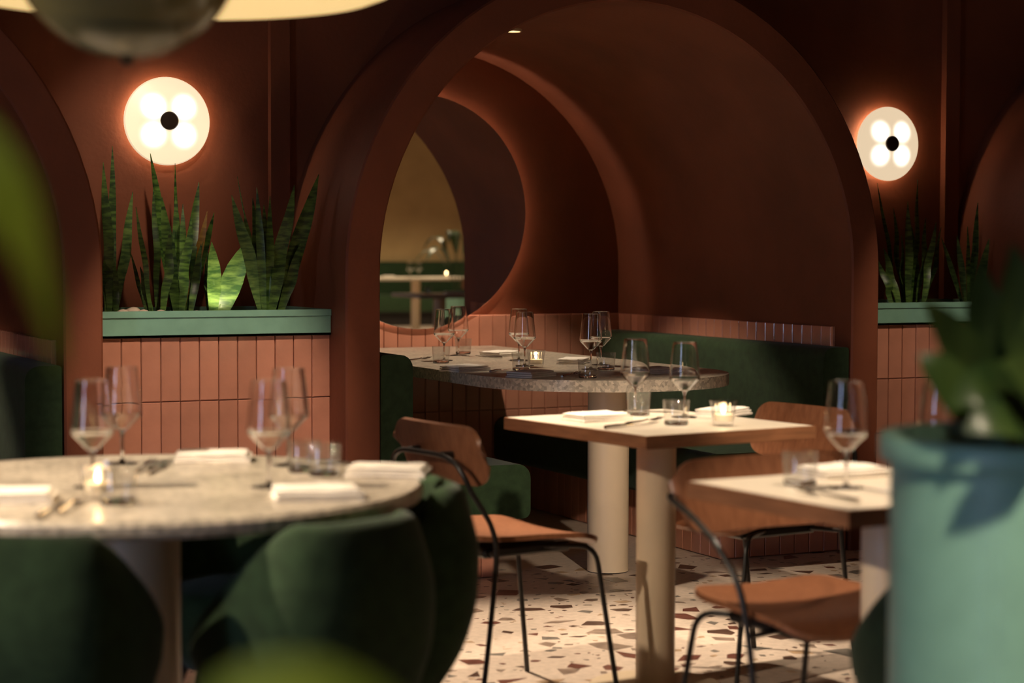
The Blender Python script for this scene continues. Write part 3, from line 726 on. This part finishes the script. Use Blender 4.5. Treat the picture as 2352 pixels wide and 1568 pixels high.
# niche table
g = 'glasses on the niche table'; L_ = FT
wine('wine glass overlapping the lower edge of the round mirror', onZ(1020, 828, L_), L_, g)
wine('wine glass between mirror and tumbler at far end of niche table', onZ(1053, 816, L_), L_, g)
wine('wine glass standing directly behind the niche table candle', onZ(1192, 827, L_), L_, g)
wine('wine glass just in front of its twin by niche candle', onZ(1205, 840, L_), L_, g)
wine('wine glass in front of its twin by the right bench', onZ(1357, 848, L_), L_, g)
wine('wine glass behind its twin by the right bench', onZ(1380, 838, L_), L_, g)
g = 'tumblers on the niche table'
tumbler('water tumbler on niche table under the mirror edge', onZ(1013, 834, L_), L_, g)
tumbler('water tumbler on niche table close to the tiled end wall', onZ(1064, 813, L_), L_, g)
tumbler('water tumbler next to the niche table candle', onZ(1197, 851, L_), L_, g)
tumbler('water tumbler at the rounded edge of niche table', onZ(1350, 868, L_), L_, g)
tumbler('water tumbler behind the wine pair by the right bench', onZ(1392, 850, L_), L_, g)
candle('small lit votive candle in fluted glass on niche table', onZ(1231, 844, L_), L_)
g = 'napkins on the niche table'
napkin('folded white napkin near left bench on niche table edge', onZ(1068, 851, L_), L_, .35, 0, g)
napkin('folded white napkin against tiles at far end of niche table', onZ(1150, 817, L_), L_, .5, 1, g)
napkin('folded white napkin brightly lit between niche candle and wine pair', onZ(1318, 834, L_), L_, .9, 2, g)
napkin('folded white napkin at the near edge of niche table, unlit', onZ(1220, 864, L_), L_, .55, 1, g)
napkin('folded white napkin on niche table beside right bench', onZ(1503, 856, L_), L_, .2, 0, g)
g = 'cutlery on the niche table'
cutlery('fork', onZ(962, 828, L_), L_, -.9, 'at end of niche table next to the left bench', g)
cutlery('knife', onZ(1150, 853, L_), L_, -.8, 'between two napkins near tumbler on niche table', g)
cutlery('fork', onZ(1310, 864, L_), L_, -.8, 'beside unlit napkin on niche table edge', g)
cutlery('fork', onZ(1104, 822, L_), L_, .9, 'beside the napkin against the tiles', g)

# ---------------------------------------------------------------- big pot and its plant
PT = Vector((1.909, 2.19, 0))
t = thing('plant_pot', 'tall round teal metal pot with rim, holding a leafy plant', 'pot', PT)
obj('body', lambda b: lathe(b, [(0, 0), (.19, 0), (.222, .02), (.222, .93), (.21, .93), (.21, .86)], 96), 'teal', t, smooth=40)
obj('rim', lambda b: lathe(b, [(.21, .928), (.236, .928), (.238, .932), (.238, .960), (.235, .964), (.212, .964), (.21, .960), (.21, .928)], 96), 'teal', t, smooth=40)
obj('soil', lambda b: lathe(b, [(0, .895), (.15, .89), (.2105, .885)], 48), 'soil', t, smooth=60)
def plant(name, label, root, leaves, mat_default, pot_z, fold=.12):
    t = thing(name, label, 'plant', root)
    for lf in leaves:
        pts, wd, mt = lf[0], lf[1], (lf[2] if len(lf) > 2 else mat_default)
        P = [Vector(p)-root for p in pts]; n = len(P); s0 = 1 if n > 3 else 0
        lo = obj('leaf', lambda b: leaf(b, P[s0:], wd, lf[3] if len(lf) > 3 else (0, -1, .35), fold), mt, t, smooth=60)
        if s0: obj('stem', lambda b: tube(b, catmull([P[0], P[0].lerp(P[1], .5)+Vector((0, 0, .02)), P[1]], 5), [.005]*10+[.004], 8), mat_default, t, smooth=80)
def pxleaf(root, pl, wd, *rest):
    return ([root]+[atz(x, y, z) for x, y, z in pl], wd)+rest
pr = PT+Vector((0, 0, .88))
pl = []
for pts, wd in (
    ([(2330, 960, 2.72), (2240, 860, 2.70), (2170, 760, 2.68), (2122, 690, 2.66)], .075),
    ([(2300, 980, 2.66), (2220, 930, 2.62), (2150, 850, 2.6), (2110, 815, 2.6)], .07),
    ([(2340, 940, 2.75), (2280, 800, 2.75), (2255, 690, 2.75), (2250, 600, 2.75)], .07),
    ([(2400, 930, 2.7), (2370, 780, 2.7), (2345, 690, 2.7), (2325, 560, 2.7)], .09),
    ([(2350, 970, 2.6), (2300, 900, 2.56), (2240, 890, 2.54), (2185, 930, 2.54)], .075),
    ([(2420, 900, 2.8), (2390, 760, 2.82), (2330, 700, 2.84), (2260, 725, 2.86)], .075),
    ([(2450, 930, 2.6), (2440, 800, 2.6), (2400, 720, 2.56), (2350, 760, 2.54)], .09),
    ([(2480, 930, 2.8), (2500, 780, 2.8), (2520, 690, 2.8), (2530, 600, 2.8)], .09),
    ([(2430, 960, 2.55), (2400, 880, 2.5), (2360, 850, 2.48), (2300, 830, 2.46)], .085),
    ([(2360, 960, 2.85), (2270, 930, 2.9), (2210, 870, 2.92), (2190, 800, 2.94)], .07),
    ([(2500, 950, 2.6), (2560, 850, 2.56), (2620, 830, 2.54), (2680, 880, 2.52)], .09),
    ([(2380, 985, 2.58), (2330, 960, 2.52), (2270, 965, 2.5), (2215, 990, 2.5)], .07)):
    pl.append(pxleaf(pr+Vector((R.uniform(-.06, .06), R.uniform(-.06, .06), 0)), pts, [.012, wd*.8, wd, wd*.8, wd*.5, .003], 'leaf', (R.uniform(-.6, 0), -1, R.uniform(.1, .6))))
plant('broadleaf_plant', 'dark broad-leaved plant growing in the tall teal pot', pr, pl, 'leaf', .9, .16)
# plant on the floor by the camera: its leaves reach into the picture
FP = atz(-330, 2400, 1.02); FP.z = 0
t = thing('plant_pot', 'round teal pot on the floor below the blurred leaves', 'pot', FP)
obj('body', lambda b: lathe(b, [(0, 0), (.10, 0), (.125, .02), (.14, .56), (.128, .56), (.128, .50)], 48), 'teal', t, smooth=40)
obj('soil', lambda b: lathe(b, [(0, .53), (.1285, .525)], 32), 'soil', t, smooth=60)
fr = FP+Vector((0, 0, .52))
fl = [
    ([fr]+[atz(x, y, 1.1) for x, y in ((-400, 800), (-200, 330), (-50, 400), (45, 540), (100, 690), (140, 850))], [.006, .03, .055, .042, .020, .012, .003], 'leaf_mid', (.3, -1, .2)),
    ([fr]+[atz(x, y, .92) for x, y in ((-100, 2000), (440, 1745), (590, 1662), (720, 1652), (850, 1682), (1000, 1775))], [.01, .05, .07, .07, .05, .004], 'leaf_mid', (0, -.6, 1)),
    ([fr]+[atz(x, y, 1.0) for x, y in ((-420, 1500), (-500, 1000), (-560, 700), (-640, 640))], [.006, .04, .045, .004], 'leaf_mid', (0, -1, .3)),
    ([fr]+[atz(x, y, .98) for x, y in ((-500, 1800), (-760, 1500), (-900, 1400), (-1050, 1500))], [.006, .04, .045, .004], 'leaf_mid', (0, -.5, 1)),
]
plant('broadleaf_plant', 'heavily blurred fresh green plant in front of the tub chairs', fr, fl, 'leaf_mid', .5, .10)

# ---------------------------------------------------------------- pendant lamps
pc = Vector((1.10, 3.915, 0))
t = thing('pendant_lamp', 'wide shallow yellow glowing disc pendant over the round table', 'pendant lamp', (pc.x, pc.y, 1.74), 0)
obj('diffuser', lambda b: lathe(b, [(0, -.012), (.30, -.008), (.43, 0), (.462, .012), (.470, .024), (.470, .034), (0, .034)], 96), 'shade', t, smooth=50)
obj('cover', lambda b: lathe(b, [(.472, .026), (.474, .04), (.44, .06), (.05, .075), (0, .075)], 96), 'cap', t, smooth=40)
obj('rod', lambda b: tube(b, [(0, 0, .07), (0, 0, CEIL-1.74-.02)], .008), 'cap', t, smooth=80)
obj('canopy', lambda b: lathe(b, [(0, CEIL-1.74-.03), (.06, CEIL-1.74-.03), (.06, CEIL-1.74), (0, CEIL-1.74)], 32), 'cap', t)
gc = atz(290, -128, 3.2)
t = thing('globe_pendant', 'smoked olive glass globe pendant hanging before the glowing disc', 'pendant lamp', gc, 0)
def globe(bm):
    r = .186; lathe(bm, [(r*math.sin(PI*k/40), -r*math.cos(PI*k/40)) for k in range(0, 39)], 64)
obj('globe', globe, 'smoke', t, smooth=80)
obj('finial', lambda b: lathe(b, [(0, -.198), (.009, -.196), (.011, -.188), (.016, -.185), (0, -.182)], 24), 'cap', t, smooth=60)
obj('neck', lambda b: lathe(b, [(0, .172), (.045, .172), (.045, .225), (.012, .24), (0, .24)], 32), 'cap', t)
obj('bulb', lambda b: lathe(b, [(0, -.02), (.03, 0), (.036, .03), (.02, .08), (.015, .185), (0, .185)], 24), 'column', t, smooth=70)
obj('rod', lambda b: tube(b, [(0, 0, .23), (0, 0, CEIL-gc.z-.01)], .006), 'cap', t, smooth=80)

# ---------------------------------------------------------------- ceiling and vault downlights
def downlight(label, p, rad=.045):
    t = thing('downlight_offscreen', label, 'downlight', p, 0, 'ceiling downlights')
    obj('trim', lambda b: lathe(b, [(rad, 0), (rad, -.03), (rad*.86, -.03), (rad*.86, 0), (rad, 0)], 32), 'cap', t)
    obj('lens', lambda b: lathe(b, [(0, -.012), (rad*.86, -.012), (rad*.86, 0), (0, 0)], 24), 'lens', t)
for s_ in SPOTS: downlight('small ceiling downlight above the dining tables', (s_[0][0], s_[0][1], CEIL))
vz = SP+RI
for cx, lb in ((ARCH[1], 'small recessed downlight at the crown of the mirror niche vault'), (ARCH[0], 'small recessed downlight in the vault above the cut-off bench')):
    nd = Vector((cx, 7.62, vz))
    t = thing('vault_downlight' if cx == ARCH[1] else 'vault_downlight_offscreen', lb, 'downlight', nd)
    obj('trim', lambda b: lathe(b, [(.036, .01), (.036, -.012), (.029, -.012), (.029, .01)], 32), 'column', t, key='vdt')
    obj('lens', lambda b: lathe(b, [(0, -.006), (.029, -.006), (.029, .0), (0, .0)], 24), 'lens', t, key='vdl')
    spot((nd.x, nd.y, nd.z-.02), (cx-.02, 7.68, 0), 85, 84, .25, .025, WARM, 'vault_spot' if cx == ARCH[1] else 'vault_spot_offscreen')

# ---------------------------------------------------------------- far side of the room, seen only in the round mirror
def mir(x, y, z):
    p = atz(x, y, z); return Vector((p.x, 2*(YB-.056)-p.y, p.z))
a = mir(860, 600, 28.4); b_ = mir(1060, 600, 28.4)
t = thing('banquette', 'long green banquette along the ochre wall, reflected in mirror', 'banquette', (a.x, Y0+.03, 0))
Lb = 7.0
obj('backrest', lambda b: (box(b, -Lb/2, Lb/2, .0, .14, .40, .92), bevel(b, .03)), 'green', t); obj('seat', lambda b: (box(b, -Lb/2, Lb/2, 0, .62, .20, .45), bevel(b, .03)), 'green', t)
obj('plinth', lambda b: box(b, -Lb/2, Lb/2, 0, .52, 0, .20), 'black', t)
def far_table(label, c, su, sv):
    t = thing('dining_table', label, 'table', (c.x, c.y, 0))
    obj('tabletop', lambda b: (box(b, -su/2, su/2, -sv/2, sv/2, .715, .75), bevel(b, .005, 1)), 'cream', t); pedestal(t, 0, 0, .715, .06, .24)
ft = mir(955, 640, 25.8); ft.z = 0
far_table('cream table by the ochre wall, reflected in round mirror', ft, 1.5, .75)
ft2 = mir(1010, 700, 18.5); ft2.z = 0
far_table('cream table in mid room, reflected low in round mirror', ft2, .7, .7)
g = 'glasses reflected in the mirror'
wine('wine glass of the pair reflected in the round mirror', ft+Vector((.02, .05, 0)), .75, g); wine('wine glass of the pair reflected in the round mirror', ft+Vector((-.13, .12, 0)), .75, g)
candle('small lit votive candle reflected in the round mirror', ft+Vector((.42, .05, 0)), .75)
tumbler('water tumbler reflected low in the round mirror', ft2+Vector((-.1, -.05, 0)), .75, g)
napkin('folded white napkin beside wine glasses in the mirror reflection', ft+Vector((-.42, .1, 0)), .75, .2, 1, 'napkins reflected in the mirror')
napkin('folded white napkin on low reflected table in mirror', ft2+Vector((.1, .1, 0)), .75, .2, 0, 'napkins reflected in the mirror')
oak_chair('oak plywood chair at the table reflected in the mirror', (ft.x+.45, ft.y+.75), -PI/2, G_)
rp = mir(1052, 700, 24.5); rp.z = 0
t = thing('plant_pot', 'round teal pot of the plant reflected in the mirror', 'pot', rp)
obj('body', lambda b: lathe(b, [(0, 0), (.14, 0), (.17, .02), (.18, .52), (.165, .52), (.165, .46)], 32), 'teal', t); obj('soil', lambda b: lathe(b, [(0, .49), (.166, .485)], 24), 'soil', t)
rr_ = rp+Vector((0, 0, .48)); rl = []
for k_ in range(9):
    an = 2*PI*k_/9; q = Vector((math.cos(an), math.sin(an), 0)); h_ = R.uniform(.55, .85)
    rl.append(([rr_, rr_+q*.14+Vector((0, 0, h_*.7)), rr_+q*.28+Vector((0, 0, h_)), rr_+q*.42+Vector((0, 0, h_)), rr_+q*.55+Vector((0, 0, h_-.14))], [.01, .11, .13, .08, .004], 'leaf', (0, .1, 1)))
plant('broadleaf_plant', 'arching leafy plant reflected in the round mirror', rr_, rl, 'leaf', .48)
